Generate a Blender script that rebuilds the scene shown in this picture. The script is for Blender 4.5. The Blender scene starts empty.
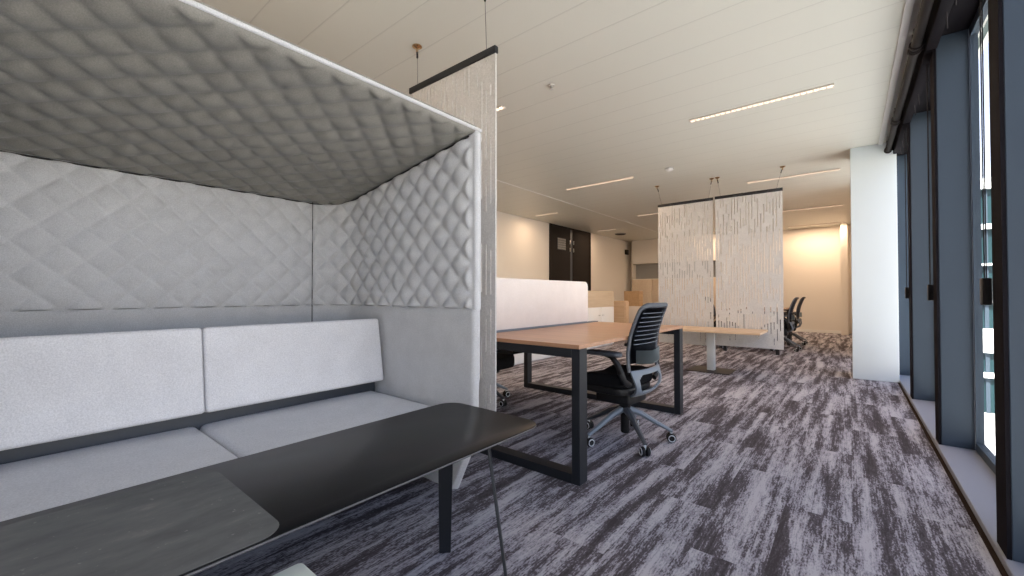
import bpy, bmesh, math, random
from mathutils import Vector, Matrix
PI = math.pi
R = math.radians
random.seed(7)
scn = bpy.context.scene
C = scn.collection

# ------------------------------------------------------------------ camera
CAM_H = 1.01
cam = bpy.data.cameras.new('camera')
cam.sensor_width = 36.0
cam.lens = 36.0 * 414 / 1024
cam.clip_start = 0.02
camo = bpy.data.objects.new('camera', cam)
camo.location = (0, 0, CAM_H)
camo.rotation_euler = (R(90 + 0.83), 0, R(39.2))
C.objects.link(camo)
scn.camera = camo

# ------------------------------------------------------------------ view / world / sun
scn.view_settings.view_transform = 'Standard'
scn.view_settings.look = 'None'
scn.view_settings.gamma = 1
scn.view_settings.use_curve_mapping = False
scn.view_settings.exposure = 1.22
scn.cycles.max_bounces = 10
scn.cycles.seed = 5
scn.cycles.diffuse_bounces = 6
scn.cycles.transparent_max_bounces = 12
scn.cycles.sample_clamp_indirect = 6
scn.cycles.caustics_reflective = False
scn.cycles.caustics_refractive = False

w = bpy.data.worlds.new('world')
scn.world = w
w.use_nodes = True
nt = w.node_tree
sky = nt.nodes.new('ShaderNodeTexSky')
sky.sky_type = 'NISHITA'
sky.sun_disc = False
sky.sun_elevation = R(58)
sky.sun_rotation = R(180)
sky.air_density = 1.0
sky.dust_density = 0.0
sky.ozone_density = 2.0
sky.altitude = 300
bgn = nt.nodes['Background']
bgn.inputs['Strength'].default_value = 0.27
hsv = nt.nodes.new('ShaderNodeHueSaturation')
hsv.inputs['Saturation'].default_value = 0.72
nt.links.new(sky.outputs[0], hsv.inputs['Color'])
mixn = nt.nodes.new('ShaderNodeMix'); mixn.data_type = 'RGBA'; mixn.blend_type = 'MULTIPLY'
mixn.inputs[0].default_value = 1; mixn.inputs[7].default_value = (1.16, .97, .93, 1)
nt.links.new(hsv.outputs[0], mixn.inputs[6]); nt.links.new(mixn.outputs[2], bgn.inputs['Color'])

sl = bpy.data.lights.new('sun', 'SUN')
sl.energy = 13.0
sl.angle = R(0.6)
sl.color = (1, .96, .9)
so = bpy.data.objects.new('sun', sl)
sd = Vector((0.012, -1, 1.05)).normalized()      # towards the sun: behind the camera, along the glazed wall
so.rotation_euler = sd.to_track_quat('Z', 'Y').to_euler()
so.location = (6, -6, 8)
C.objects.link(so)

# ------------------------------------------------------------------ materials
MATS = {}
def mat(name, col, rough=.6, metal=0, spec=.5, emit=None, es=1.0, coat=0):
    m = bpy.data.materials.new(name)
    m.use_nodes = True
    b = m.node_tree.nodes['Principled BSDF']
    b.inputs['Base Color'].default_value = (*col, 1)
    b.inputs['Roughness'].default_value = rough
    b.inputs['Metallic'].default_value = metal
    b.inputs['Specular IOR Level'].default_value = spec
    b.inputs['Coat Weight'].default_value = coat
    if emit:
        b.inputs['Emission Color'].default_value = (*emit, 1)
        b.inputs['Emission Strength'].default_value = es
    MATS[name] = m
    return m

class NT:
    def __init__(s, m):
        s.nt = m.node_tree; s.b = s.nt.nodes['Principled BSDF']
        s.co = s.nt.nodes.new('ShaderNodeNewGeometry').outputs['Position']
        s.tc = s.nt.nodes.new('ShaderNodeTexCoord').outputs['Object']
    def n(s, t, **kw):
        nd = s.nt.nodes.new(t)
        for k, v in kw.items(): setattr(nd, k, v)
        return nd
    def L(s, a, b): s.nt.links.new(a, b)
    def mapping(s, src, sc=(1, 1, 1), loc=(0, 0, 0)):
        m = s.n('ShaderNodeMapping'); m.inputs['Scale'].default_value = sc; m.inputs['Location'].default_value = loc
        s.L(src, m.inputs[0]); return m.outputs[0]
    def noise(s, src, scale=5, detail=2, rough=.5):
        n_ = s.n('ShaderNodeTexNoise'); n_.inputs['Scale'].default_value = scale
        n_.inputs['Detail'].default_value = detail; n_.inputs['Roughness'].default_value = rough
        s.L(src, n_.inputs['Vector']); return n_.outputs['Fac']
    def math(s, op, a, b=None, c=None):
        m = s.n('ShaderNodeMath', operation=op)
        for i, v in enumerate((a, b, c)):
            if v is None: continue
            if isinstance(v, (int, float)): m.inputs[i].default_value = v
            else: s.L(v, m.inputs[i])
        return m.outputs[0]
    def ramp(s, fac, stops):
        r = s.n('ShaderNodeValToRGB'); e = r.color_ramp.elements
        while len(e) < len(stops): e.new(.5)
        for i, (p, c) in enumerate(stops):
            e[i].position = p; e[i].color = (*c, 1)
        s.L(fac, r.inputs[0]); return r.outputs[0]
    def mix(s, f, a, b, mode='MIX'):
        m = s.n('ShaderNodeMix', data_type='RGBA', blend_type=mode)
        if isinstance(f, (int, float)): m.inputs[0].default_value = f
        else: s.L(f, m.inputs[0])
        for i, v in ((6, a), (7, b)):
            if isinstance(v, tuple): m.inputs[i].default_value = (*v, 1)
            else: s.L(v, m.inputs[i])
        return m.outputs[2]
    def base(s, c): s.L(c, s.b.inputs['Base Color'])
    def bump(s, h, strength=.3, dist=.005):
        b = s.n('ShaderNodeBump'); b.inputs['Strength'].default_value = strength
        b.inputs['Distance'].default_value = dist
        s.L(h, b.inputs['Height']); s.L(b.outputs[0], s.b.inputs['Normal'])

def fabric(name, c0, c1, scale=260):
    m = mat(name, c0, .95, spec=.15)
    t = NT(m)
    f = t.noise(t.tc, scale, 3, .7)
    g = t.noise(t.tc, 9, 2)
    k = t.math('ADD', t.math('MULTIPLY', f, .8), t.math('MULTIPLY', g, .2))
    t.base(t.ramp(k, [(.32, c0), (.68, c1)]))
    t.bump(f, .35, .002)
    m.node_tree.nodes['Principled BSDF'].inputs['Sheen Weight'].default_value = .15
    return m
fab_shell = fabric('heather_grey_felt', (.42, .42, .427), (.63, .63, .637))
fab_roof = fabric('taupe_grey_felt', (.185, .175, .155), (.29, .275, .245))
fab_cush = fabric('pale_grey_upholstery', (.56, .555, .57), (.78, .775, .79), 200)
fab_screen = fabric('oatmeal_felt', (.50, .485, .47), (.68, .665, .645), 120)
fab_deskscreen = fabric('cream_desk_screen_fabric', (.72, .66, .62), (.86, .80, .76), 200)

def wood(name, c0, c1, along='Y', sc=1.0, rough=.4):
    m = mat(name, c0, rough)
    t = NT(m)
    s = {'Y': (14, 1.1, 14), 'X': (1.1, 14, 14), 'Z': (14, 14, 1.1)}[along]
    v = t.mapping(t.tc, tuple(a * sc for a in s))
    f = t.noise(v, 1.6, 5, .6)
    f2 = t.noise(t.mapping(t.tc, tuple(a * 6 * sc for a in s)), 2.0, 2)
    k = t.math('ADD', t.math('MULTIPLY', f, .75), t.math('MULTIPLY', f2, .25))
    t.base(t.ramp(k, [(.3, c0), (.7, c1)]))
    t.bump(k, .06, .002)
    return m
wood_desk = wood('walnut_laminate', (.33, .165, .085), (.48, .265, .155), 'X', rough=.36)
wood_light = wood('oak_laminate', (.55, .37, .22), (.70, .52, .35), 'X', rough=.45)
wood_cream = wood('cream_oak', (.68, .55, .41), (.78, .66, .52), 'Y', rough=.5)
wood_box = wood('oak_box', (.42, .25, .12), (.56, .37, .20), 'Y', rough=.5)
wood_pale = wood('pale_oak', (.60, .46, .31), (.72, .59, .43), 'Y', rough=.5)

black_metal = mat('black_powder_coat', (.014, .016, .020), .5, spec=.35)
table_black = mat('black_table_laminate', (.010, .010, .011), .30, spec=.10)
grey_patch = mat('grey_speckled_patch', (.10, .10, .10), .6, spec=.15)
t_ = NT(grey_patch)
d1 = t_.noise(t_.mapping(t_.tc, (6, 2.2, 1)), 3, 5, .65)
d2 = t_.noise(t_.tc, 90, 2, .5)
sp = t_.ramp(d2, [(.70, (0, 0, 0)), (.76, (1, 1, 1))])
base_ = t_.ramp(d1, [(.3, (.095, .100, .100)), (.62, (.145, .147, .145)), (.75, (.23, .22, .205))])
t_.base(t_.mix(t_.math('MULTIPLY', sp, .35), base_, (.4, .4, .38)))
table_edge = mat('light_table_edge', (.10, .10, .11), .4)
white_paint = mat('white_paint', (.80, .80, .78), .6)
wall_mat = mat('cream_wall_paint', (.79, .75, .69), .75)
t_ = NT(wall_mat); t_.bump(t_.noise(t_.co, 60, 3), .05, .003)
pier_mat = mat('white_plaster', (.71, .775, .795), .75)
white_lam = mat('white_laminate', (.86, .86, .85), .35)
beige_lam = mat('beige_laminate', (.70, .62, .54), .45)
grey_metal = mat('blue_grey_window_paint', (.040, .056, .076), .5, spec=.25)
t_ = NT(grey_metal); t_.bump(t_.noise(t_.co, 500, 2), .1, .001)
dark_frame = mat('black_window_frame', (.010, .009, .011), .85, spec=.04)
blind_black = mat('black_blind_metal', (.018, .015, .015), .6, spec=.12)
steel = mat('brushed_steel', (.62, .62, .60), .3, 1)
brass = mat('brass', (.62, .45, .26), .25, 1)
sill_mat = mat('light_grey_sill', (.25, .265, .31), .6, spec=.25)
column_mat = mat('light_grey_column', (.55, .56, .55), .5)
plastic_dark = mat('dark_grey_plastic', (.055, .062, .075), .45)
plastic_mid = mat('slate_grey_plastic', (.16, .19, .225), .4)
plastic_black = mat('black_plastic', (.008, .008, .009), .5, spec=.3)
seat_black = fabric('black_seat_fabric', (.004, .004, .005), (.010, .010, .012), 300)
seat_black.node_tree.nodes['Principled BSDF'].inputs['Sheen Weight'].default_value = 0
mesh_dark = mat('dark_back_mesh', (.018, .026, .045), .6)
line_grey = mat('grey_back_strand', (.22, .25, .29), .5)
lumbar_grey = mat('translucent_grey_pad', (.42, .50, .53), .5)
door_black = mat('dark_brown_door', (.022, .018, .016), .75, spec=.15)
grille_mat = mat('grey_grille', (.34, .34, .33), .5)
lamp_frame = mat('lamp_trim', (.66, .60, .54), .4)
lamp_glow = mat('lamp_diffuser', (.9, .85, .8), .4, emit=(1, .80, .62), es=1.6)
pouf_mat = mat('mint_white_laminate', (.80, .86, .80), .45)
outer_white = mat('white_render', (.82, .82, .80), .7)
outer_glass = mat('green_facade_glass', (.012, .035, .04), .3, spec=.2)
outer_soffit = mat('grey_green_soffit', (.10, .13, .125), .7)
outer_ground = mat('pale_paving', (.52, .50, .49), .9)
wire_mat = mat('steel_wire', (.18, .17, .16), .4, .6)
gasket = mat('black_piping', (.02, .02, .02), .7)
white_tip = mat('caster_grey', (.55, .57, .60), .35)
carpet_edge = mat('brown_carpet_edge', (.030, .020, .016), .95, spec=.05)

# glass: thin pane, reflects a little and lets light through
glass = bpy.data.materials.new('window_glass')
glass.use_nodes = True
gn = glass.node_tree
for n_ in list(gn.nodes): gn.nodes.remove(n_)
out = gn.nodes.new('ShaderNodeOutputMaterial'); mx = gn.nodes.new('ShaderNodeMixShader')
tr = gn.nodes.new('ShaderNodeBsdfTransparent'); gl = gn.nodes.new('ShaderNodeBsdfGlossy')
fr = gn.nodes.new('ShaderNodeLayerWeight'); fr.inputs[0].default_value = .5
pw = gn.nodes.new('ShaderNodeMath'); pw.operation = 'POWER'; pw.inputs[1].default_value = 6
ma = gn.nodes.new('ShaderNodeMath'); ma.operation = 'MULTIPLY_ADD'; ma.inputs[1].default_value = .45; ma.inputs[2].default_value = .02
gn.links.new(fr.outputs['Facing'], pw.inputs[0]); gn.links.new(pw.outputs[0], ma.inputs[0])
tr.inputs[0].default_value = (.92, .945, .94, 1); gl.inputs['Roughness'].default_value = .02
gn.links.new(ma.outputs[0], mx.inputs[0]); gn.links.new(tr.outputs[0], mx.inputs[1])
gn.links.new(gl.outputs[0], mx.inputs[2]); gn.links.new(mx.outputs[0], out.inputs[0])

# carpet
carpet = mat('streaked_carpet', (.3, .3, .3), .97, spec=.1)
t = NT(carpet)
v1 = t.mapping(t.co, (12.0, 1.0, 1))
v2 = t.mapping(t.co, (52.0, 8.0, 1))
v3 = t.mapping(t.co, (190.0, 60.0, 1))
# tiles, 25 x 100 cm, each offset in tone
sep = t.n('ShaderNodeSeparateXYZ'); t.L(t.co, sep.inputs[0])
tx = t.math('FLOOR', t.math('MULTIPLY', sep.outputs[0], 4.0))
ty = t.math('FLOOR', t.math('ADD', sep.outputs[1], t.math('MULTIPLY', tx, .37)))
cmb = t.n('ShaderNodeCombineXYZ'); t.L(tx, cmb.inputs[0]); t.L(ty, cmb.inputs[1])
wn = t.n('ShaderNodeTexWhiteNoise', noise_dimensions='3D'); t.L(cmb.outputs[0], wn.inputs[0])
off = t.n('ShaderNodeVectorMath', operation='SCALE'); t.L(wn.outputs['Color'], off.inputs[0]); off.inputs['Scale'].default_value = 1.6
ad = t.n('ShaderNodeVectorMath', operation='ADD'); t.L(v1, ad.inputs[0]); t.L(off.outputs[0], ad.inputs[1])
n1 = t.noise(ad.outputs[0], 1.25, 3, .55)
n2 = t.noise(v2, 1.5, 3, .65)
n3 = t.noise(v3, 1.0, 2, .6)
rib = t.math('SINE', t.math('MULTIPLY', sep.outputs[0], 2 * PI / .011))
k = t.math('ADD', t.math('ADD', t.math('MULTIPLY', n1, .56), t.math('MULTIPLY', n2, .32)), t.math('MULTIPLY', n3, .26))
k = t.math('ADD', k, t.math('MULTIPLY', rib, .010))
col = t.ramp(k, [(.45, (.060, .052, .056)), (.545, (.105, .095, .106)), (.572, (.25, .24, .275)), (.66, (.445, .435, .475))])
t.base(col)
t.bump(n3, .6, .004)

# ceiling metal planks
ceil_mat = mat('white_ceiling_planks', (.70, .68, .61), .42, spec=.4)
t = NT(ceil_mat)
sep = t.n('ShaderNodeSeparateXYZ'); t.L(t.co, sep.inputs[0])
fy = t.math('FRACT', t.math('DIVIDE', t.math('ADD', sep.outputs[1], 20.02), .3))
j = t.math('LESS_THAN', fy, .022)
t.base(t.mix(t.math('MULTIPLY', j, .28), (.675, .67, .60), (.32, .31, .28)))
hh = t.math('SUBTRACT', 1.0, t.math('SMOOTH_MIN', 1.0, t.math('MULTIPLY', t.math('ABSOLUTE', t.math('SUBTRACT', fy, .011)), 30), .2))
t.bump(t.math('MULTIPLY', hh, -1.0), .5, .004)

# ------------------------------------------------------------------ mesh helpers
def bm_new(): return bmesh.new()
def add_box(bm, x0, x1, y0, y1, z0, z1, bev=0, seg=2, mtx=None, mi=0):
    vs = [bm.verts.new(p) for p in ((x0, y0, z0), (x1, y0, z0), (x1, y1, z0), (x0, y1, z0), (x0, y0, z1), (x1, y0, z1), (x1, y1, z1), (x0, y1, z1))]
    fs = [bm.faces.new([vs[i] for i in f]) for f in ((3, 2, 1, 0), (4, 5, 6, 7), (0, 1, 5, 4), (1, 2, 6, 5), (2, 3, 7, 6), (3, 0, 4, 7))]
    for f in fs: f.material_index = mi
    geo_v = vs
    if bev > 0:
        es = list({e for f in fs for e in f.edges})
        r = bmesh.ops.bevel(bm, geom=es, offset=bev, segments=seg, profile=.5, affect='EDGES')
        geo_v = list({v for f in r['faces'] for v in f.verts} | {v for v in vs if v.is_valid})
    if mtx is not None:
        bmesh.ops.transform(bm, matrix=mtx, verts=[v for v in geo_v if v.is_valid])
    return geo_v
def add_prism(bm, pts, a, b, axis='Z', bev=0, seg=2):
    """polygon pts (2D) extruded between a and b along axis"""
    def P(p, h):
        if axis == 'Z': return (p[0], p[1], h)
        if axis == 'Y': return (p[0], h, p[1])
        return (h, p[0], p[1])
    lo = [bm.verts.new(P(p, a)) for p in pts]; hi = [bm.verts.new(P(p, b)) for p in pts]
    n = len(pts)
    fs = [bm.faces.new(lo[::-1]), bm.faces.new(hi)]
    for i in range(n):
        fs.append(bm.faces.new((lo[i], lo[(i + 1) % n], hi[(i + 1) % n], hi[i])))
    bmesh.ops.recalc_face_normals(bm, faces=fs)
    if bev:
        es = list(set(fs[0].edges) | set(fs[1].edges))
        bmesh.ops.bevel(bm, geom=es, offset=bev, segments=seg, profile=.5, affect='EDGES')
def frame_axes(d, up=Vector((0, 0, 1))):
    d = d.normalized()
    if abs(d.dot(up)) > .98: up = Vector((1, 0, 0))
    a = d.cross(up).normalized(); b = a.cross(d).normalized()
    return a, b
def add_sweep(bm, pts, rad, seg=8, ry=None, closed=False, up=None):
    """tube through pts; rad scalar or list; ry = second radius (elliptic)"""
    pts = [Vector(p) for p in pts]; n = len(pts); rings = []
    for i, p in enumerate(pts):
        if closed: d = pts[(i + 1) % n] - pts[i - 1]
        else: d = pts[min(i + 1, n - 1)] - pts[max(i - 1, 0)]
        a, b = frame_axes(d, up if up is not None else Vector((0, 0, 1)))
        r = rad[i] if isinstance(rad, (list, tuple)) else rad
        r2 = r if ry is None else (ry[i] if isinstance(ry, (list, tuple)) else ry)
        rings.append([bm.verts.new(p + a * math.cos(q * 2 * PI / seg) * r + b * math.sin(q * 2 * PI / seg) * r2) for q in range(seg)])
    fs = []
    m = n if closed else n - 1
    for i in range(m):
        A = rings[i]; B = rings[(i + 1) % n]
        for q in range(seg):
            fs.append(bm.faces.new((A[q], A[(q + 1) % seg], B[(q + 1) % seg], B[q])))
    if not closed:
        fs.append(bm.faces.new(rings[0][::-1])); fs.append(bm.faces.new(rings[-1]))
    bmesh.ops.recalc_face_normals(bm, faces=fs)
def add_lathe(bm, prof, c=(0, 0, 0), seg=20, axis='Z'):
    rings = []
    for r, h in prof:
        ring = []
        for q in range(seg):
            a = q * 2 * PI / seg
            x, y = r * math.cos(a), r * math.sin(a)
            p = {'Z': (x, y, h), 'X': (h, x, y), 'Y': (x, h, y)}[axis]
            ring.append(bm.verts.new((p[0] + c[0], p[1] + c[1], p[2] + c[2])))
        rings.append(ring)
    fs = []
    for A, B in zip(rings, rings[1:]):
        for q in range(seg): fs.append(bm.faces.new((A[q], A[(q + 1) % seg], B[(q + 1) % seg], B[q])))
    fs.append(bm.faces.new(rings[0][::-1])); fs.append(bm.faces.new(rings[-1]))
    bmesh.ops.recalc_face_normals(bm, faces=fs)
def obj(name, bm, m, parent=None, smooth=True, loc=None, ang=35):
    me = bpy.data.meshes.new(name)
    bm.normal_update(); bm.to_mesh(me); bm.free()
    for mm in (m if isinstance(m, (list, tuple)) else [m]): me.materials.append(mm)
    o = bpy.data.objects.new(name, me)
    C.objects.link(o)
    if smooth:
        for p in me.polygons: p.use_smooth = True
        try: me.set_sharp_from_angle(angle=R(ang))
        except Exception: pass
    if parent is not None: o.parent = parent
    if loc: o.location = loc
    return o
def tag(o, label, cat, group=None):
    o['label'] = label; o['category'] = cat
    if group: o['group'] = group
    return o
def thing(name, label, cat, loc=(0, 0, 0), rotz=0, group=None):
    o = bpy.data.objects.new(name, None); C.objects.link(o)
    o.empty_display_size = .1
    o.location = loc; o.rotation_euler = (0, 0, rotz)
    return tag(o, label, cat, group)
def struct(name, bm, m, parent=None, smooth=False):
    o = obj(name, bm, m, parent, smooth)
    if parent is None: o['kind'] = 'structure'
    return o
def box_struct(name, *a, m=None, parent=None, bev=0):
    b = bm_new(); add_box(b, *a, bev=bev); return struct(name, b, m, parent)
def children(o): return [c for c in bpy.data.objects if c.parent == o]
def copy_tree(o, parent=None):
    kids = children(o)
    c = o.copy(); C.objects.link(c)
    if parent is not None: c.parent = parent
    for k_ in kids: copy_tree(k_, c)
    return c
def dup(o, loc, rotz=0, label=None):
    c = copy_tree(o); c.location = loc; c.rotation_euler = (0, 0, rotz)
    if label: c['label'] = label
    return c

# ------------------------------------------------------------------ room shell
XL, YB, YF, H = -5.77, 13.5, -4.0, 2.766
XC = .43
box_struct('floor', XL - .1, XC, YF - .1, YB + .1, -.06, 0, m=carpet)
box_struct('ceiling', XL - .1, .70, YF - .1, YB + .1, H, H + .10, m=ceil_mat)
b = bm_new(); add_box(b, XL - .12, XL, YF - .1, YB + .1, 0, H)
struct('wall_left', b, wall_mat)
box_struct('wall_back', XL, .70, YB, YB + .12, 0, H, m=wall_mat)
box_struct('wall_front', XL, .70, YF - .12, YF, 0, H, m=wall_mat)
# wall beyond the windows on the right, from the pier on
box_struct('wall_right', XC, .72, 8.3, YB, 0, H, m=wall_mat)
# shallow return at the end of the back wall
box_struct('trim_1', -.17, -.03, 13.1, YB, 0, H, m=wall_mat)
box_struct('wall_pier', .02, XC, 6.43, 6.93, 0, H, m=pier_mat, bev=.004)
# brown worn carpet edge strip and low sill
box_struct('trim_2', .413, XC, YF, 6.43, 0, .006, m=carpet_edge)
box_struct('trim_3', XC, .62, YF, 8.3, -.02, .035, m=sill_mat, bev=.004)
# light strip at ceiling edge
box_struct('trim_4', .275, .315, YF, 6.43, H - .018, H, m=white_paint)
# bulkhead line in the ceiling parallel to the left wall
box_struct('trim_5', -4.215, -4.185, YF, YB, H - .006, H, m=white_paint)
box_struct('baseboard_left', XL, XL + .012, YF, 8.50, 0, .07, m=white_paint)
box_struct('baseboard_back', XL + .9, -.17, YB - .012, YB, 0, .07, m=white_paint)
# window head
box_struct('trim_6', .44, .64, YF, 8.3, 2.69, H, m=dark_frame)

# ------------------------------------------------------------------ glazed wall
fins = [-3.66 + 1.5 * i for i in range(9)]           # near faces: ... 2.3, 3.8, 5.3, 6.8
nstruct = 7
for i, y in enumerate(fins):
    b = bm_new(); add_box(b, .452, .60, y, y + .13, .035, 2.70, bev=.003)
    # black inner nosing of the fin
    add_box(b, .440, .452, y + .002, y + .14, .035, 2.70, mi=1)
    struct('trim_%d' % nstruct, b, [grey_metal, dark_frame]); nstruct += 1
for i in range(len(fins) - 1 + 1):
    y0 = fins[i] + .13; y1 = fins[i + 1] if i + 1 < len(fins) else 8.3
    b = bm_new()
    X0, X1 = .600, .635
    add_box(b, X0, X1, y0, y0 + .05, .035, 2.69); add_box(b, X0, X1, y1 - .022, y1, .035, 2.69)
    add_box(b, X0, X1, y0 + .05, y1 - .022, .035, .085); add_box(b, X0, X1, y0 + .05, y1 - .022, 2.63, 2.69)
    wdw = struct('window_%d' % (i + 1), b, grey_metal)
    b = bm_new(); add_box(b, .606, .614, y0 + .05, y1 - .022, .085, 2.63)
    struct('glass_pane', b, glass, wdw)
    # light portals so the sky is sampled well
    pl = bpy.data.lights.new('window_portal', 'AREA'); pl.shape = 'RECTANGLE'; pl.size = 2.6; pl.size_y = y1 - y0 - .05
    pl.cycles.is_portal = True
    po = bpy.data.objects.new('window_portal', pl); po.location = (.68, (y0 + y1) / 2, 1.38)
    po.rotation_euler = (0, R(90), 0)
    C.objects.link(po)

# ------------------------------------------------------------------ roller blinds (rolled up)
BX, BZ = .355, 2.655
blab = ['black rolled-up blind on the nearest window bay, long chain with weight by the dark frame',
        'black rolled-up blind over the middle window bay, its chain ending halfway up',
        'black rolled-up blind over the window bay beside the white pier']
proto = None
for i, y in enumerate((2.35, 3.85, 5.35)):
    L = 1.46 if i < 2 else 1.04
    o = thing('roller_blind', blab[i], 'blind', (BX, y, BZ), 0, 'rolled-up window blinds')
    b = bm_new(); add_lathe(b, [(.027, 0), (.027, L)], (0, 0, 0), 16, 'Y'); obj('blind_tube', b, blind_black, o)
    b = bm_new(); add_box(b, .045, .10, .0, L, -.05, .09, .004); obj('fascia', b, dark_frame, o)
    for yy in (.01, L - .03):
        b = bm_new(); add_lathe(b, [(.020, yy - .005), (.036, yy), (.036, yy + .022), (.02, yy + .027)], (0, 0, 0), 16, 'Y')
        add_box(b, -.012, .05, yy, yy + .018, -.01, .108); obj('bracket', b, blind_black, o)
    # chain loop with weight
    b = bm_new()
    for dy in (0, .03):
        add_sweep(b, [(.075, .165 + dy, -.03), (.075, .165 + dy, -1.62)], .0022, 6)
    for q in range(2):
        add_sweep(b, [(.08, L * .5 + q * .25, -.04), (.10, L * .5 + q * .25 + .12, -.10)], .003, 5)
    obj('chain', b, blind_black, o)
    b = bm_new(); add_box(b, .062, .090, .155, .205, -1.69, -1.58, .005); obj('chain_weight', b, plastic_black, o)

# ------------------------------------------------------------------ outside
b = bm_new(); add_box(b, .645, .76, YF, 9, -.05, .045); struct('trim_%d' % nstruct, b, outer_white); nstruct += 1
b = bm_new(); add_box(b, .645, .88, 2.6, 9, 3.12, 3.45); add_box(b, .88, .91, 2.6, 9, 3.10, 3.45, mi=1)
struct('trim_%d' % nstruct, b, [outer_soffit, outer_white]); nstruct += 1
og = bm_new(); add_box(og, .8, 60, -20, 70, -4.2, -4.0); o = obj('ground', og, outer_ground, None, False); o['kind'] = 'structure'
bld = thing('office_building', 'white banded glass office building seen through the nearest window', 'building', (8, 26, -4))
b = bm_new(); add_box(b, -6.2, 10, .3, 12, 0, 9.6); obj('glass_facade', b, outer_glass, bld, False)
b = bm_new()
for z0, z1 in ((9.45, 9.9), (7.75, 7.95), (6.2, 6.3), (4.65, 4.75), (2.55, 3.55), (1.5, 1.7)):
    add_box(b, -6.3, 10.1, 0, 12.1, z0, z1)
obj('floor_band', b, outer_white, bld, False)
b = bm_new()
for q in range(6): add_box(b, -6.28 + q * 2.7, -6.16 + q * 2.7, .2, .35, 0, 9.5)
obj('mullion', b, grey_metal, bld, False)

# ------------------------------------------------------------------ ceiling lights and fittings
def ceiling_light(x0, x1, y, label, power=16):
    L = x1 - x0; xc = (x0 + x1) / 2
    o = thing('ceiling_light', label, 'ceiling light', (xc, y, H), 0, 'slim linear ceiling lights')
    b = bm_new(); wd = .028
    add_box(b, -L / 2, L / 2, -wd, -wd + .006, -.014, 0); add_box(b, -L / 2, L / 2, wd - .006, wd, -.014, 0)
    add_box(b, -L / 2 - .006, -L / 2, -wd, wd, -.014, 0); add_box(b, L / 2, L / 2 + .006, -wd, wd, -.014, 0)
    obj('trim_frame', b, lamp_frame, o, False)
    b = bm_new(); add_box(b, -L / 2, L / 2, -wd + .006, wd - .006, -.005, -.001); obj('diffuser', b, lamp_glow, o, False)
    b = bm_new(); n = int(L / .045)
    for q in range(1, n):
        xx = -L / 2 + q * L / n
        add_box(b, xx - .004, xx + .004, -wd + .006, wd - .006, -.014, -.005)
    add_box(b, -L / 2 + .004, L / 2 - .004, -.002, .002, -.012, -.007)
    obj('louver', b, lamp_frame, o, False)
    l = bpy.data.lights.new('lamp_light', 'AREA'); l.shape = 'RECTANGLE'; l.size = L; l.size_y = .04
    l.energy = power * .55; l.color = (1, .70, .47)
    lo = bpy.data.objects.new('lamp_light', l); lo.location = (0, 0, -.02); lo.parent = o
    C.objects.link(lo)
    return o
A0, A1, B0, B1, C0, C1 = -3.65, -2.5, -1.23, -.09, -5.42, -4.87
ceiling_light(B0, B1, 4.37, 'largest, nearest slim ceiling light strip with dotted louvre', 15)
ceiling_light(A0, A1, 5.93, 'slim ceiling light between the sprinkler and the hanging far screens', 15)
ceiling_light(A0, A1, 2.93, 'slim ceiling light mostly hidden behind the nearest hanging felt screen', 15)
ceiling_light(A0, A1, 8.93, 'slim ceiling light whose end shows left of the far felt screens', 16)
ceiling_light(C0, C1, 7.5, 'short ceiling light nearest the left wall, before the dark doors', 7)
ceiling_light(C0, C1, 10.4, 'short ceiling light beside the ceiling air vent', 7)
ceiling_light(A0, A1, 12.6, 'farthest slim ceiling light in front of the wall niche', 16)
ceiling_light(B0, B1, 7.37, 'dotted slim ceiling light right behind the far felt screens', 14)
ceiling_light(B0, B1, 10.37, 'faint slim ceiling light over the two far chairs', 14)
ceiling_light(B0, B1, 12.9, 'ceiling light washing the back wall with orange glow', 24)
ceiling_light(-3.2, -2.0, .3, 'unseen ceiling light added above the padded booth for warm fill', 10)  # this lamp and the next are unseen, added to warm the near area
ceiling_light(-3.2, -2.0, -2.6, 'unseen ceiling light added beyond the near end of the booth for warm fill', 10)

o = thing('smoke_detector', 'round white smoke detector on ceiling left of far screens', 'smoke detector', (-1.94, 5.86, H))
b = bm_new(); add_lathe(b, [(.055, 0), (.055, -.015), (.04, -.03), (.012, -.036)], seg=20); obj('housing', b, white_paint, o)
b = bm_new(); add_lathe(b, [(.058, -.004), (.058, -.010)], seg=20); obj('base_ring', b, grille_mat, o)
o = thing('sprinkler', 'small steel sprinkler head on the bare ceiling above the desk', 'sprinkler', (-1.93, 2.89, H))
b = bm_new(); add_lathe(b, [(.030, 0), (.028, -.006), (.008, -.008), (.008, -.03), (.018, -.032), (.018, -.035)], seg=16); obj('head', b, steel, o)
o = thing('air_vent', 'small dark round air vent on ceiling near the left back corner', 'vent', (-5.15, 11.3, H))
b = bm_new(); add_lathe(b, [(.16, 0), (.16, -.02), (.10, -.03), (.03, -.03)], seg=24); obj('grille', b, grille_mat, o)
b = bm_new()
for q in range(4): add_lathe(b, [(.03 + q * .035, -.032), (.03 + q * .035 + .012, -.026)], seg=20)
obj('ring', b, plastic_black, o)
o = thing('wall_speaker', 'small black box high on left wall near the back corner', 'speaker', (XL, 13.08, 2.40))
b = bm_new(); add_box(b, 0, .06, -.10, .10, -.08, .08, .008); obj('cabinet', b, plastic_black, o)
b = bm_new(); add_lathe(b, [(.05, .060), (.035, .064)], seg=16, axis='X'); obj('cone', b, plastic_dark, o)

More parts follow.
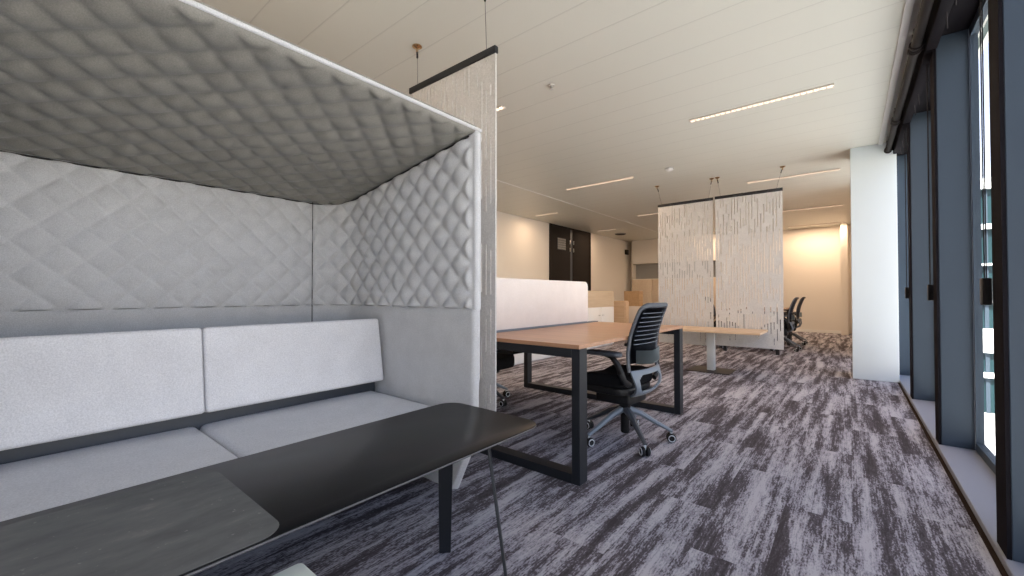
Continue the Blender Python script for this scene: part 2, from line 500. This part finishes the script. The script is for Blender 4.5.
# ------------------------------------------------------------------ dark double door in the left wall
b = bm_new(); add_box(b, XL, XL + .03, 8.53, 8.60, 0, H); add_box(b, XL, XL + .03, 10.55, 10.62, 0, H)
add_box(b, XL, XL + .03, 8.60, 10.55, H - .05, H)
d = struct('door_1', b, door_black)
for (y0, y1) in ((8.60, 9.50), (9.63, 10.55)):
    b = bm_new(); add_box(b, XL, XL + .022, y0, y1, .01, H - .05, .003); obj('door_leaf', b, door_black, d)
b = bm_new(); add_box(b, XL, XL + .012, 9.50, 9.63, .01, H - .05); obj('door_post', b, plastic_dark, d)
b = bm_new()
add_box(b, XL + .022, XL + .034, 8.86, 9.26, 2.15, 2.45, mi=1)
for q in range(7): add_box(b, XL + .034, XL + .040, 8.88 + q * .055, 8.90 + q * .055, 2.16, 2.44)
for q in range(5): add_box(b, XL + .034, XL + .040, 8.87, 9.25, 2.17 + q * .06, 2.19 + q * .06)
obj('vent_grille', b, [grille_mat, plastic_dark], d, False)
for y in (9.475, 9.655):
    for z in (2.18, 2.38, 1.30):
        b = bm_new(); add_box(b, XL + .022, XL + .045, y - .01, y + .01, z - .05, z + .05, .004); obj('hinge', b, steel, d)

# ------------------------------------------------------------------ low cabinets with planter boxes
def cabinet(x0, x1, y0, y1, h, m, label, doors='X', planter=None):
    o = thing('storage_cabinet', label, 'cabinet', ((x0 + x1) / 2, (y0 + y1) / 2, 0), 0, 'low storage cabinets')
    cx, cy = (x0 + x1) / 2, (y0 + y1) / 2; hx, hy = (x1 - x0) / 2, (y1 - y0) / 2
    b = bm_new(); add_box(b, -hx, hx - .02, -hy, hy, .0, h, .003); obj('body', b, m, o)
    for s in (0, 1):
        ya = -hy + .003 + s * hy; yb = ya + hy - .006
        b = bm_new(); add_box(b, hx - .02, hx, ya, yb, .02, h - .004, .002); dr = obj('door', b, m, o)
        hyy = yb - .10 if s == 0 else ya + .03
        b = bm_new(); add_box(b, hx, hx + .018, hyy, hyy + .07, h - .16, h - .148, .003); obj('handle', b, steel, dr)
    return o
cabinet(-4.13, -3.68, 4.40, 5.515, .76, white_lam, 'white low cabinet behind the desk screen, nearest in its row')
cabinet(-4.13, -3.68, 5.525, 6.635, .76, white_lam, 'middle white low cabinet in the row behind the desk')
cabinet(-4.13, -3.68, 6.645, 7.76, .76, white_lam, 'white low cabinet with small handle under the pale wooden box')
o = cabinet(-4.24, -3.86, 9.5, 9.72, .72, beige_lam, 'beige cabinet under the orange-brown wooden box')
def planter(x0, x1, y0, y1, z0, z1, m, label):
    o = thing('planter_box', label, 'planter box', ((x0 + x1) / 2, (y0 + y1) / 2, z0), 0, 'wooden boxes on cabinets')
    hx, hy, h = (x1 - x0) / 2, (y1 - y0) / 2, z1 - z0
    b = bm_new(); add_box(b, -hx, hx, -hy, -hy + .02, 0, h); add_box(b, -hx, hx, hy - .02, hy, 0, h)
    add_box(b, -hx, -hx + .02, -hy + .02, hy - .02, 0, h); add_box(b, hx - .02, hx, -hy + .02, hy - .02, 0, h)
    obj('box_side', b, m, o, False)
    b = bm_new(); add_box(b, -hx + .02, hx - .02, -hy + .02, hy - .02, 0, h - .05); obj('box_filling', b, plastic_black, o, False)
planter(-4.13, -3.68, 6.645, 7.76, .76, 1.07, wood_pale, 'pale oak open box standing on the white cabinet')
planter(-4.24, -3.86, 9.5, 9.72, .72, 1.08, wood_box, 'orange-brown oak open box standing on the beige cabinet')
o = thing('wooden_cabinet', 'tan wooden cabinet between the white and the beige low cabinets', 'cabinet', (-4.15, 8.6, 0))
b = bm_new(); add_box(b, .10, .36, -.10, .12, 0, .86, .004); obj('body', b, wood_light, o)
b = bm_new(); add_box(b, .36, .378, -.08, .10, .03, .83, .002); obj('door', b, wood_light, o)
# tall wall unit with open niche in the left back corner
o = thing('wall_cabinet', 'tall cream wall unit with an open grey niche in the back corner', 'cabinet', (-4.2, 13.48, 0))
b = bm_new()
add_box(b, -1.36, 1.3, -.40, 0, 0, 1.50); add_box(b, -1.36, 1.3, -.40, 0, 2.0, H - .002)
add_box(b, -1.36, -1.34, -.40, 0, 1.5, 2.0); add_box(b, 1.26, 1.3, -.40, 0, 1.5, 2.0)
obj('carcass', b, wall_mat, o, False)
b = bm_new(); add_box(b, -1.34, 1.26, -.12, -.02, 1.5, 2.0); obj('niche_back', b, grille_mat, o, False)
for q in range(4):
    b = bm_new(); add_box(b, -1.35 + q * .66, -.70 + q * .66, -.42, -.40, .08, 1.48, .003); obj('cabinet_door', b, wood_cream, o)

# ------------------------------------------------------------------ felt booth
Y1, YA, XF, XBK = 1.44, -.37, -1.395, -2.68
ZQ, PZ = .937, .148
ZRF, ZRB = 1.80, 1.60                     # roof underside height front / back
RC = .22                                  # corner radius
def roof_z(x): return ZRB + (ZRF - ZRB) * (x - XBK) / (XF - XBK)
def puff(s, t):
    u = (s + t) / PZ; v = (s - t) / PZ
    return .027 * (abs(math.sin(PI * u)) * abs(math.sin(PI * v))) ** .58
arc = RC * PI / 2
Ltot_back = (Y1 - RC) - YA
def path(s):
    """inner liner: starts at YA on the back wall, round the corner, to the front of the end wall. returns x,y,nx,ny"""
    if s <= Ltot_back: return XBK, YA + s, 1, 0
    if s <= Ltot_back + arc:
        a = (s - Ltot_back) / RC
        return XBK + RC - RC * math.cos(a), Y1 - RC + RC * math.sin(a), math.cos(a), -math.sin(a)
    return XBK + RC + (s - Ltot_back - arc), Y1, 0, -1
S_END = Ltot_back + arc + (XF - XBK - RC)
# align the lattice so that one line meets the seam at Y = .154
S0 = (.154 - YA)
booth = thing('booth_sofa', 'grey felt booth with quilted walls and roof and a pale two-seat sofa', 'booth sofa', (0, 0, 0))
def liner(name, s0, s1, front=False):
    b = bm_new()
    ds = PZ / 18
    ns = int(math.ceil((s1 - s0) / ds)); ss = [s0 + (s1 - s0) * i / ns for i in range(ns + 1)]
    low = [.03, .3, .6, ZQ - .06, ZQ - .012, ZQ - .004, ZQ]
    cols = []
    for s in ss:
        x, y, nx, ny = path(s)
        edge = 1.0
        e = min(1, (s1 - s) / .022, (s - s0) / .012) if not front else min(1, (s - s0) / .012, max(0, (S_END - .030 - s) / .02))
        e = max(0, e)
        top = roof_z(x) - .002
        nz = 90
        col = []
        for z in low:
            lean = 0
            if front and z < .33: lean = (.33 - z) / .28 * .145
            xs = x
            if front and x > XF - .25: xs = x - lean * (x - (XF - .25)) / .25
            bulge = .010 if z < ZQ - .005 else (.004 if z < ZQ else 0)
            round_ = 0
            if front and s > S_END - .03:
                round_ = .03 * (1 - math.sqrt(max(0, 1 - ((s - (S_END - .03)) / .03) ** 2)))
            edge_s = min(1, (s1 - s) / .01, (s - s0) / .01) if not front else min(1, (s - s0) / .01)
            k_ = bulge * max(0, edge_s) - round_
            col.append(b.verts.new((xs + nx * k_, y + ny * k_, z)))
        for i in range(1, nz + 1):
            z = ZQ + (top - ZQ) * i / nz
            k_ = puff(s - S0, z - ZQ) * e * min(1, (top - z) / .02 + .15)
            if front and s > S_END - .03:
                k_ -= .03 * (1 - math.sqrt(max(0, 1 - ((s - (S_END - .03)) / .03) ** 2)))
            col.append(b.verts.new((x + nx * k_, y + ny * k_, z)))
        cols.append(col)
    for A, B in zip(cols, cols[1:]):
        for i in range(len(A) - 1):
            b.faces.new((A[i], B[i], B[i + 1], A[i + 1]))
    bmesh.ops.recalc_face_normals(b, faces=b.faces[:])
    return obj(name, b, fab_shell, booth, ang=75)
S_SEAM = 1.255 - YA
S_SEAM = min(S_SEAM, Ltot_back + .03)
liner('quilted_back_panel', 0.0, S_SEAM)
liner('quilted_side_panel', S_SEAM, S_END, True)
# seam between back and corner panel
b = bm_new()
x, y, nx, ny = path(S_SEAM)
add_box(b, x - .002, x + .003, y - .0025, y + .0025, .5, roof_z(x)); obj('panel_seam', b, gasket, booth, False)
# near end wall (out of view), mirrored plain quilt
b = bm_new()
ns = 120; cols = []
for i in range(ns + 1):
    x = XBK + (XF - XBK) * i / ns; top = roof_z(x) - .002
    col = []
    for q in range(81):
        z = .03 + (top - .03) * q / 80
        k_ = puff(x, z - ZQ) if z > ZQ else 0
        col.append(b.verts.new((x, YA + k_, z)))
    cols.append(col)
for A, B in zip(cols, cols[1:]):
    for i in range(len(A) - 1): b.faces.new((A[i], A[i + 1], B[i + 1], B[i]))
obj('quilted_side_panel', b, fab_shell, booth, ang=75)
# outer shells
def side_shell(ya, yb):
    b = bm_new()
    pts = [(XBK - .06, .03), (XF - .150, .03), (XF - .012, .33), (XF - .010, 1.2), (XF - .010, ZRF + .01), (XBK - .06, ZRB + .04)]
    add_prism(b, pts, ya, yb, 'Y', bev=.012, seg=3)
    return obj('side_shell', b, fab_shell, booth)
side_shell(Y1 + .005, Y1 + .036)
side_shell(YA - .052, YA - .004)
# rounded front lip of the end wall
b = bm_new()
add_sweep(b, [(XF - .166, Y1 + .019, .035), (XF - .024, Y1 + .019, .33), (XF - .022, Y1 + .019, .6), (XF - .022, Y1 + .019, ZRF + .0)], .0195, 14)
obj('front_lip', b, fab_shell, booth)
b = bm_new(); add_box(b, XBK - .06, XBK - .004, YA - .05, Y1 + .036, .03, ZRB + .04, .01); obj('back_shell', b, fab_shell, booth)
# roof: quilted underside + top shell with rounded front edge
b = bm_new()
ds = PZ / 16
nx_ = int((XF - XBK) / ds); ny_ = int((Y1 - YA) / ds); cols = []
for i in range(nx_ + 1):
    x = XBK + (XF - XBK) * i / nx_; col = []
    for q in range(ny_ + 1):
        y = YA + (Y1 - YA) * q / ny_
        e = min(1, (XF - .006 - x) / .02, (x - XBK - .01) / .03, (y - YA) / .035, (Y1 - .01 - y) / .03); e = max(0, e)
        k_ = .7 * puff(x - XF, y - Y1) * e
        f = max(0, (x - (XF - .025)) / .025)
        up = .025 * (1 - math.sqrt(max(0, 1 - f * f)))
        col.append(b.verts.new((x, y, roof_z(x) - k_ + up)))
    cols.append(col)
for A, B in zip(cols, cols[1:]):
    for i in range(len(A) - 1): b.faces.new((A[i], A[i + 1], B[i + 1], B[i]))
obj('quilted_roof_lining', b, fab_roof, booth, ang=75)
b = bm_new()
pts = [(XBK - .06, ZRB + .004), (XF - .01, ZRF + .006)]
for q in range(0, 9):
    a = -PI / 2 + q * PI / 8
    pts.append((XF - .009 + .009 * math.cos(a), ZRF + .015 + .009 * math.sin(a)))
pts += [(XBK - .06, ZRB + .035)]
add_prism(b, pts, YA - .052, Y1 + .038, 'Y')
obj('roof_shell', b, fab_shell, booth)
# black piping between roof and walls
b = bm_new(); pp = []
for i in range(61):
    x, y, nx, ny = path(S_END * .985 * i / 60)
    pp.append((x + nx * .010, y + ny * .010, roof_z(x) - .010))
add_sweep(b, pp, .0042, 6); obj('roof_piping', b, gasket, booth)

# sofa cushions
def cushion(bm, x0, x1, y0, y1, z0, z1, bev, crown=.0):
    add_box(bm, x0, x1, y0, y1, z0, z1, bev, 5)
sh = math.atan2(.10, .366)
for (y0, y1) in ((-.345, .5415), (.5445, 1.405)):
    b = bm_new()
    add_box(b, 0, .15, y0, y1, 0, .364, .015, 4)
    m_ = Matrix.Translation((-2.25, 0, .484)) @ Matrix.Rotation(-sh * .62, 4, 'Y')
    bmesh.ops.transform(b, matrix=m_, verts=b.verts[:])
    obj('back_cushion', b, fab_cush, booth, ang=60)
    b = bm_new()
    add_box(b, -2.235, -1.50, y0 + .0, y1, .31, .436, .030, 5)
    bmesh.ops.subdivide_edges(b, edges=[e for e in b.edges if e.calc_length() > .3], cuts=10, use_grid_fill=True)
    for v in b.verts:
        if v.co.z > .425:
            u = (v.co.x + 1.87) / .37; q = (v.co.y - (y0 + y1) / 2) / ((y1 - y0) / 2)
            v.co.z += .012 * max(0, 1 - u ** 4) * max(0, 1 - q ** 4)
    obj('seat_cushion', b, fab_cush, booth, ang=60)
b = bm_new(); add_box(b, -2.262, -2.225, YA + .02, 1.42, .28, .492, .003); obj('back_rail', b, plastic_dark, booth)
b = bm_new(); add_box(b, -2.40, -2.262, YA + .02, 1.42, .28, .485, .003); add_box(b, -2.62, -2.40, YA + .03, 1.2, .28, .485); obj('rail_bracket', b, plastic_black, booth)
b = bm_new(); add_box(b, -2.60, -2.10, YA + .02, Y1 - .015, .03, .31, .01); add_box(b, -2.10, -1.56, YA + .02, Y1 - .02, .27, .31, .01); obj('sofa_base', b, plastic_black, booth)

# ------------------------------------------------------------------ booth table
TZ = .55
tab = thing('booth_table', 'long black table with rounded corners in front of the booth sofa', 'table', (-1.07, .45, 0))
def rrect(x0, x1, y0, y1, r, n=8, front=None):
    pts = []
    for cx, cy, a0 in ((x1 - r, y1 - r, 0), (x0 + r, y1 - r, 90), (x0 + r, y0 + r, 180), (x1 - r, y0 + r, 270)):
        for q in range(n + 1):
            a = R(a0 + 90 * q / n); pts.append((cx + r * math.cos(a), cy + r * math.sin(a)))
    return pts
tx0, tx1, ty0, ty1 = -1.335 + 1.07, -.85 + 1.07, -1.6, 1.225 - .45 + .0
b = bm_new(); add_prism(b, rrect(tx0, tx1, ty0, ty1, .075), TZ - .008, TZ, 'Z', bev=.0015); obj('tabletop', b, table_black, tab)
b = bm_new(); add_prism(b, rrect(tx0 + .001, tx1 + .0012, ty0 - .001, ty1 + .001, .075), TZ - .0055, TZ - .002, 'Z'); obj('edge_band', b, table_edge, tab)
b = bm_new(); add_prism(b, rrect(tx0 + .035, tx1 - .004, ty0 + .3, .355 - .45, .05), TZ - .004, TZ + .0012, 'Z');  # matt grey speckled patch laid over part of the black tabletop
o = obj('grey_surface_patch', b, grey_patch, tab); o['label'] = 'speckled matt grey patch on the tabletop'
def blade(p0, p1, wdir, wdt=.05, th=.009):
    b = bm_new(); p0, p1 = Vector(p0), Vector(p1)
    wv = Vector((wdir[0], wdir[1], 0)).normalized() * wdt / 2
    tv = Vector((-wdir[1], wdir[0], 0)).normalized() * th / 2
    vs = []
    for p, k_ in ((p0, 1.1), (p1, .9)):
        for a, c in ((-1, -1), (1, -1), (1, 1), (-1, 1)): vs.append(b.verts.new(p + wv * a * k_ + tv * c))
    fs = [b.faces.new([vs[i] for i in f]) for f in ((0, 1, 2, 3), (7, 6, 5, 4), (0, 4, 5, 1), (1, 5, 6, 2), (2, 6, 7, 3), (3, 7, 4, 0))]
    bmesh.ops.recalc_face_normals(b, faces=fs)
    bmesh.ops.bevel(b, geom=b.edges[:], offset=.0015, segments=1, affect='EDGES')
    return b
T = TZ - .008
obj('leg', blade((-1.12 + 1.07, 1.00 - .45, T), (-1.235 + 1.07, 1.10 - .45, 0), (1, 1)), black_metal, tab)
obj('leg', blade((-.955 + 1.07, 1.035 - .45, T), (-.815 + 1.07, 1.0 - .45, 0), (-.67, .74)), black_metal, tab)
obj('leg', blade((-1.12 + 1.07, -1.35, T), (-1.235 + 1.07, -1.45, 0), (1, -1)), black_metal, tab)
obj('leg', blade((-.955 + 1.07, -1.35, T), (-.815 + 1.07, -1.45, 0), (-1, -1)), black_metal, tab)
b = bm_new(); add_box(b, -.13, .14, .50, .62, T - .008, T, .002); obj('leg_plate', b, black_metal, tab)
b = bm_new(); add_box(b, -.13, .14, -1.42, -1.30, T - .008, T, .002); obj('leg_plate', b, black_metal, tab)

# white stool corner
o = thing('stool', 'mint-white square stool, one corner at the bottom edge of the picture', 'stool', (-.665, .186, 0))
b = bm_new(); add_prism(b, rrect(-.20, .20, -.20, .20, .012, 4), .43, .47, 'Z', bev=.003); obj('seat', b, pouf_mat, o)
for sx in (-1, 1):
    for sy in (-1, 1):
        b = bm_new(); add_box(b, sx * .17 - .018, sx * .17 + .018, sy * .17 - .018, sy * .17 + .018, 0, .43, .003); obj('leg', b, pouf_mat, o)

# ------------------------------------------------------------------ hanging felt screens
def felt_screen(xc, y, wd, ztop, zbot, label, mounts, seed, group='hanging slit felt screens'):
    rnd = random.Random(seed)
    o = thing('hanging_screen', label, 'hanging screen', (xc, y, zbot), 0, group)
    h = ztop - zbot
    b = bm_new(); add_box(b, -wd / 2 - .004, wd / 2 + .004, -.014, .014, h - .038, h, .002); obj('top_rail', b, black_metal, o)
    b = bm_new(); n = int(wd / .034); p = wd / n; g = .0085; th = .0045
    slits = {}
    for i in range(n):
        x0 = -wd / 2 + i * p + (g / 2 if i else 0); x1 = -wd / 2 + (i + 1) * p - (g / 2 if i < n - 1 else 0)
        add_box(b, x0, x1, -th, th, 0, h - .04)
    for i in range(1, n):
        xx = -wd / 2 + i * p; z = 0
        while z < h - .04:
            br = rnd.uniform(.04, .28); z1 = min(z + br, h - .04)
            add_box(b, xx - g / 2, xx + g / 2, -th, th, z, z1)
            low = z < h * .4
            z = z1 + (rnd.uniform(.05, .30) if low else rnd.uniform(.06, .45))
            if z > h - .20: 
                add_box(b, xx - g / 2, xx + g / 2, -th, th, min(z, h - .05), h - .04); break
    obj('slit_felt', b, fab_screen, o, False)
    for (sx, mx_, my_) in mounts:
        b = bm_new()
        add_sweep(b, [(sx, 0, h - .003), (sx + mx_, my_, H - zbot - .01)], .0018, 6); obj('hanging_wire', b, wire_mat, o)
        b = bm_new(); k_ = .78
        P0 = Vector((sx, 0, h)); P1 = Vector((sx + mx_, my_, H - zbot - .01))
        add_sweep(b, [P0.lerp(P1, .70), P0.lerp(P1, .72), P0.lerp(P1, .86), P0.lerp(P1, .88)], [.003, .007, .007, .003], 8); obj('wire_gripper', b, plastic_black, o)
        b = bm_new(); add_lathe(b, [(.034, 0), (.034, -.006), (.022, -.014), (.008, -.018), (.008, -.045), (.003, -.05)], (sx + mx_, my_, H - zbot), 20); obj('ceiling_mount', b, brass, o)
    return o
felt_screen(-1.90, 1.72, .765, 2.395, .28, 'nearest hanging oatmeal felt screen with slits beside the grey booth', [(-.31, -.15, .11), (.31, .03, -.05)], 3)
felt_screen(-1.05, 6.27, .79, 2.37, .30, 'right one of the two far hanging felt screens behind the low table', [(-.33, -.15, .50), (.33, .02, .48)], 5)
felt_screen(-1.87, 6.30, .77, 2.37, .28, 'left one of the two far hanging felt screens, nearer the desk', [(-.33, -.215, .40), (.33, -.07, .48)], 9)

# ------------------------------------------------------------------ big bench desk
dk = thing('bench_desk', 'large wooden-topped double desk on black loop frames in mid-room', 'desk', (-1.93, 2.79, 0))
DZ = .74
DX = .824; DY = .875
for s in (1, -1):
    b = bm_new()
    x0, x1 = (.024, DX) if s > 0 else (-DX, -.024)
    add_box(b, x0, x1, -DY - .0, DY, DZ - .022, DZ, .0015, 1); obj('desktop', b, wood_desk, dk)
b = bm_new(); add_box(b, -.024, .024, -DY, DY, DZ - .03, DZ + .008); obj('cable_channel', b, plastic_mid, dk, False)
for s in (-1, 1):
    b = bm_new(); y0, y1 = (-DY + .005, -DY + .085) if s < 0 else (DY - .085, DY - .005)
    for xx in (-DX, DX - .05): add_box(b, xx, xx + .05, y0, y1, 0, DZ - .022, .002, 1)
    add_box(b, -DX + .05, DX - .05, y0, y1, 0, .05, .002, 1); add_box(b, -DX + .05, DX - .05, y0, y1, DZ - .072, DZ - .022, .002, 1)
    obj('loop_frame', b, black_metal, dk)
b = bm_new(); add_box(b, .30, .34, -DY + .085, DY - .085, DZ - .062, DZ - .022); add_box(b, -.34, -.30, -DY + .085, DY - .085, DZ - .062, DZ - .022); obj('cross_rail', b, black_metal, dk, False)
b = bm_new(); add_box(b, -.16, .16, -.6, .6, DZ - .14, DZ - .125); add_box(b, .15, .16, -.6, .6, DZ - .14, DZ - .062); add_box(b, -.16, -.15, -.6, .6, DZ - .14, DZ - .062); obj('cable_tray', b, black_metal, dk, False)
# desk screen
scr = thing('desk_screen', 'cream fabric privacy screen with rounded corners along the desk middle', 'desk screen', (-1.93, 2.765, DZ + .009))
b = bm_new(); pts = [(-.80, 0), (.72, 0)]
r = .05
for cx, a0 in ((.72 - r, 0), (-.80 + r, 90)):
    for q in range(9):
        a = R(a0 + 90 * q / 8); pts.append((cx + r * math.cos(a), .375 - r + r * math.sin(a)))
add_prism(b, pts, -.014, .014, 'X', bev=.004)
obj('panel', b, fab_deskscreen, scr)
b = bm_new(); add_box(b, -.016, .016, -.78, .70, -.001, .006, .001); obj('bottom_rail', b, plastic_mid, scr)

# ------------------------------------------------------------------ office chair
def chair_proto(label, loc, rz):
    o = thing('office_chair', label, 'office chair', loc, rz, 'mesh-back office chairs')
    # local +Y is forward
    b = bm_new()
    add_lathe(b, [(.026, .13), (.026, .36)], seg=16); add_lathe(b, [(.026, .05), (.030, .06), (.030, .19), (.040, .20), (.040, .235), (.028, .245)], seg=18)
    obj('gas_column', b, plastic_black, o)
    for q in range(5):
        a = R(90 + 72 * q - 3)
        d = Vector((math.cos(a), math.sin(a), 0))
        b = bm_new(); P = [d * .02 + Vector((0, 0, .215)), d * .11 + Vector((0, 0, .185)), d * .22 + Vector((0, 0, .122)), d * .312 + Vector((0, 0, .074))]
        add_sweep(b, P, [.028, .024, .018, .014], 8, ry=[.024, .021, .016, .011])
        leg = obj('base_leg', b, plastic_mid if q in (1, 4, 3) else plastic_dark, o)
        c = d * .305; t_ = Vector((-d.y, d.x, 0))
        b = bm_new(); 
        for s in (-1, 1):
            cc = c + t_ * .016 * s
            pr = [(.010, -.011), (.026, -.011), (.030, -.007), (.030, .007), (.026, .011), (.010, .011)]
            rings = []
            for rr, hh in pr:
                rings.append([b.verts.new(cc + t_ * hh + d * rr * math.cos(w_ * PI / 9) + Vector((0, 0, .031 + rr * math.sin(w_ * PI / 9)))) for w_ in range(18)])
            fs = []
            for A, B in zip(rings, rings[1:]):
                for w_ in range(18): fs.append(b.faces.new((A[w_], A[(w_ + 1) % 18], B[(w_ + 1) % 18], B[w_])))
            fs.append(b.faces.new(rings[0])); fs.append(b.faces.new(rings[-1][::-1]))
            bmesh.ops.recalc_face_normals(b, faces=fs)
        cs = obj('caster', b, plastic_black, leg)
        b = bm_new()
        for s in (-1, 1):
            cc = c + t_ * (.028 * s)
            ring = [cc + d * .021 * math.cos(w_ * PI / 8) + Vector((0, 0, .031 + .021 * math.sin(w_ * PI / 8))) for w_ in range(16)]
            add_sweep(b, ring, .0035, 6, closed=True)
        add_sweep(b, [c + Vector((0, 0, .04)), c + Vector((0, 0, .07))], .009, 8)
        obj('caster_ring', b, white_tip, leg)
    # mechanism
    b = bm_new(); add_box(b, -.13, .13, -.10, .16, .265, .36, .02, 3); obj('mechanism', b, plastic_black, o)
    # seat
    b = bm_new(); add_prism(b, rrect(-.235, .235, -.125, .29, .09, 8), .385, .475, 'Z', bev=.026, seg=5)
    for v in b.verts:
        v.co.z += -.05 * max(0, (v.co.y - .14) / .12) ** 2 + .012 * (v.co.x / .235) ** 2
    obj('seat', b, seat_black, o)
    b = bm_new(); add_prism(b, rrect(-.215, .215, -.115, .25, .08, 6), .345, .39, 'Z', bev=.008); obj('seat_shell', b, plastic_black, o)
    # back surface
    def S(u, v):
        z0_ = v; v = max(v, 0)
        z = .50 + .437 * z0_
        hw = .215 - .030 * v ** 2 - .012 * (1 - v)
        y = -.178 - .045 * math.sin(v * PI * .5) * v - .035 * v ** 2.5 + .038 * abs(u) ** 2.2 + .02 * math.sin(v * PI)
        return Vector((u * hw, y, z))
    rim = []
    def corner(us, vs):
        rim.append(S(us, vs))
    N = 14
    for i in range(N + 1): corner(1, .02 + .88 * i / N)
    for a in range(1, 8):
        t_ = a / 8 * PI / 2; rim.append(S(.72 + .28 * math.cos(t_), .90 + .10 * math.sin(t_)))
    for i in range(N + 1): corner(.72 - 1.44 * i / N, 1.0)
    for a in range(1, 8):
        t_ = a / 8 * PI / 2; rim.append(S(-.72 - .28 * math.sin(t_), .90 + .10 * math.cos(t_)))
    for i in range(N + 1): corner(-1, .90 - .88 * i / N)
    b = bm_new(); add_sweep(b, rim, .017, 10, ry=.011, up=Vector((0, 1, 0))); obj('back_frame', b, plastic_dark, o)
    # mesh
    b = bm_new(); G = []
    for i in range(21):
        v = .14 + .845 * i / 20; row = []
        lim = 1 if v < .90 else .72 + .28 * math.sqrt(max(0, 1 - ((v - .90) / .10) ** 2))
        for q in range(17): row.append(b.verts.new(S((-1 + q / 8) * lim * .98, v)))
        G.append(row)
    fs = []
    for A, B in zip(G, G[1:]):
        for q in range(16): fs.append(b.faces.new((A[q], A[q + 1], B[q + 1], B[q])))
    r_ = bmesh.ops.solidify(b, geom=fs, thickness=.004)
    obj('back_mesh', b, mesh_dark, o)
    for i in range(8):
        v = .42 + .066 * i
        b = bm_new(); add_sweep(b, [S(-.84 + 1.68 * q / 12, v + .004 * math.sin(q / 12 * PI)) + Vector((0, -.006, 0)) for q in range(13)], .0019, 6)
        obj('back_strand', b, line_grey, o)
    # lumbar pad
    b = bm_new(); G = []
    for i in range(7):
        v = .11 + .20 * i / 6; row = []
        for q in range(13): row.append(b.verts.new(S((-.86 + 1.72 * q / 12), v + .03 * abs(-1 + q / 6)) + Vector((0, -.030, 0))))
        G.append(row)
    fs = []
    for A, B in zip(G, G[1:]):
        for q in range(12): fs.append(b.faces.new((A[q], A[q + 1], B[q + 1], B[q])))
    bmesh.ops.solidify(b, geom=fs, thickness=.008); obj('lumbar_pad', b, lumbar_grey, o)
    # lower cradle: wide slate yoke from rim corners, down round the seat and forward
    b = bm_new()
    prof = [(-.178, .522), (-.190, .485), (-.202, .44), (-.200, .40), (-.170, .355), (-.115, .325), (-.03, .315)]
    hws = [.212, .208, .198, .182, .158, .120, .075]
    def Y_(u, w_):
        f = w_ * 6; i = min(5, int(f)); f -= i
        y = prof[i][0] * (1 - f) + prof[i + 1][0] * f; z = prof[i][1] * (1 - f) + prof[i + 1][1] * f
        hw = hws[i] * (1 - f) + hws[i + 1] * f
        return Vector((u * hw, y - .012 + .04 * abs(u) ** 2.2 * (1 - w_) + .02 * abs(u) ** 2 * w_, z))
    nu, nw = 24, 24
    G = [[b.verts.new(Y_(-1 + 2 * q / nu, i / nw)) for q in range(nu + 1)] for i in range(nw + 1)]
    fs = []
    for i in range(nw):
        for q in range(nu):
            u = -1 + 2 * (q + .5) / nu; w_ = (i + .5) / nw
            if (abs(u) / .74) ** 3.5 + (abs(w_ - .40) / .24) ** 3.5 < 1: continue
            fs.append(b.faces.new((G[i][q], G[i][q + 1], G[i + 1][q + 1], G[i + 1][q])))
    bmesh.ops.recalc_face_normals(b, faces=fs)
    bmesh.ops.solidify(b, geom=fs, thickness=.020)
    for v in [v for v in b.verts if not v.link_faces]: b.verts.remove(v)
    for _ in range(2): bmesh.ops.smooth_vert(b, verts=b.verts[:], factor=.5, use_axis_x=True, use_axis_y=True, use_axis_z=True)
    obj('back_yoke', b, plastic_mid, o)
    # armrests
    for s in (-1, 1):
        b = bm_new()
        add_sweep(b, [(s * .18, -.13, .42), (s * .24, -.125, .45), (s * .268, -.115, .51), (s * .275, -.095, .565), (s * .275, -.05, .612), (s * .275, .02, .622)], [.016, .017, .016, .015, .014, .012], 10, ry=[.02, .022, .022, .020, .018, .012])
        arm = obj('armrest', b, plastic_black, o)
        b = bm_new(); add_prism(b, [(x_ + s * .27, y_) for x_, y_ in rrect(-.042, .042, -.12, .14, .036, 6)], .612, .640, 'Z', bev=.010, seg=3)
        for v in b.verts: v.co.z -= .35 * max(0, abs(v.co.y - .01) - .08) ** 1.5
        obj('arm_pad', b, plastic_dark, arm)
    return o
ch = chair_proto('nearest black office chair with ribbed mesh back at the wooden desk', (-1.22, 2.74, 0), R(86))
dup(ch, (-2.72, 2.84, 0), R(-88), 'office chair mostly hidden behind the desk on its far side')
dup(ch, (-.965, 8.9, 0), R(90), 'left one of the two dark office chairs by the back wall')
dup(ch, (-.95, 10.12, 0), R(90), 'right one of the two dark office chairs, nearer the back wall')
dup(ch, (-1.95, 8.75, 0), R(-90), 'dark office chair glimpsed through the gap between the far screens')

# ------------------------------------------------------------------ low side table in front of far screens
tb = thing('side_table', 'light wooden table on one grey column leg before the far screens', 'table', (-1.43, 5.93, 0))
b = bm_new(); add_box(b, -.72, .61, -.32, .30, .522, .55, .002, 1); obj('tabletop', b, wood_light, tb)
b = bm_new(); add_box(b, -.045, .045, -.045, .045, .008, .522, .004, 2); obj('column', b, column_mat, tb)
b = bm_new(); add_box(b, -.26, .26, -.22, .22, 0, .008, .002, 1); obj('base_plate', b, plastic_black, tb)
# far desk behind the screens
fd = thing('office_desk', 'partly hidden black-legged desk behind the far felt screens', 'desk', (-1.33, 8.93, 0))
b = bm_new(); add_box(b, -.42, .42, -.85, .85, .715, .74, .002, 1); obj('desktop', b, wood_desk, fd)
for sx in (-1, 1):
    for sy in (-1, 1):
        b = bm_new(); add_box(b, sx * .395 - .025, sx * .395 + .025, sy * .81 - .04, sy * .81 + .04, 0, .715, .002, 1); obj('leg', b, black_metal, fd)
b = bm_new()
for sy in (-1, 1): add_box(b, -.37, .37, sy * .81 - .02, sy * .81 + .02, .675, .715)
obj('apron', b, black_metal, fd, False)
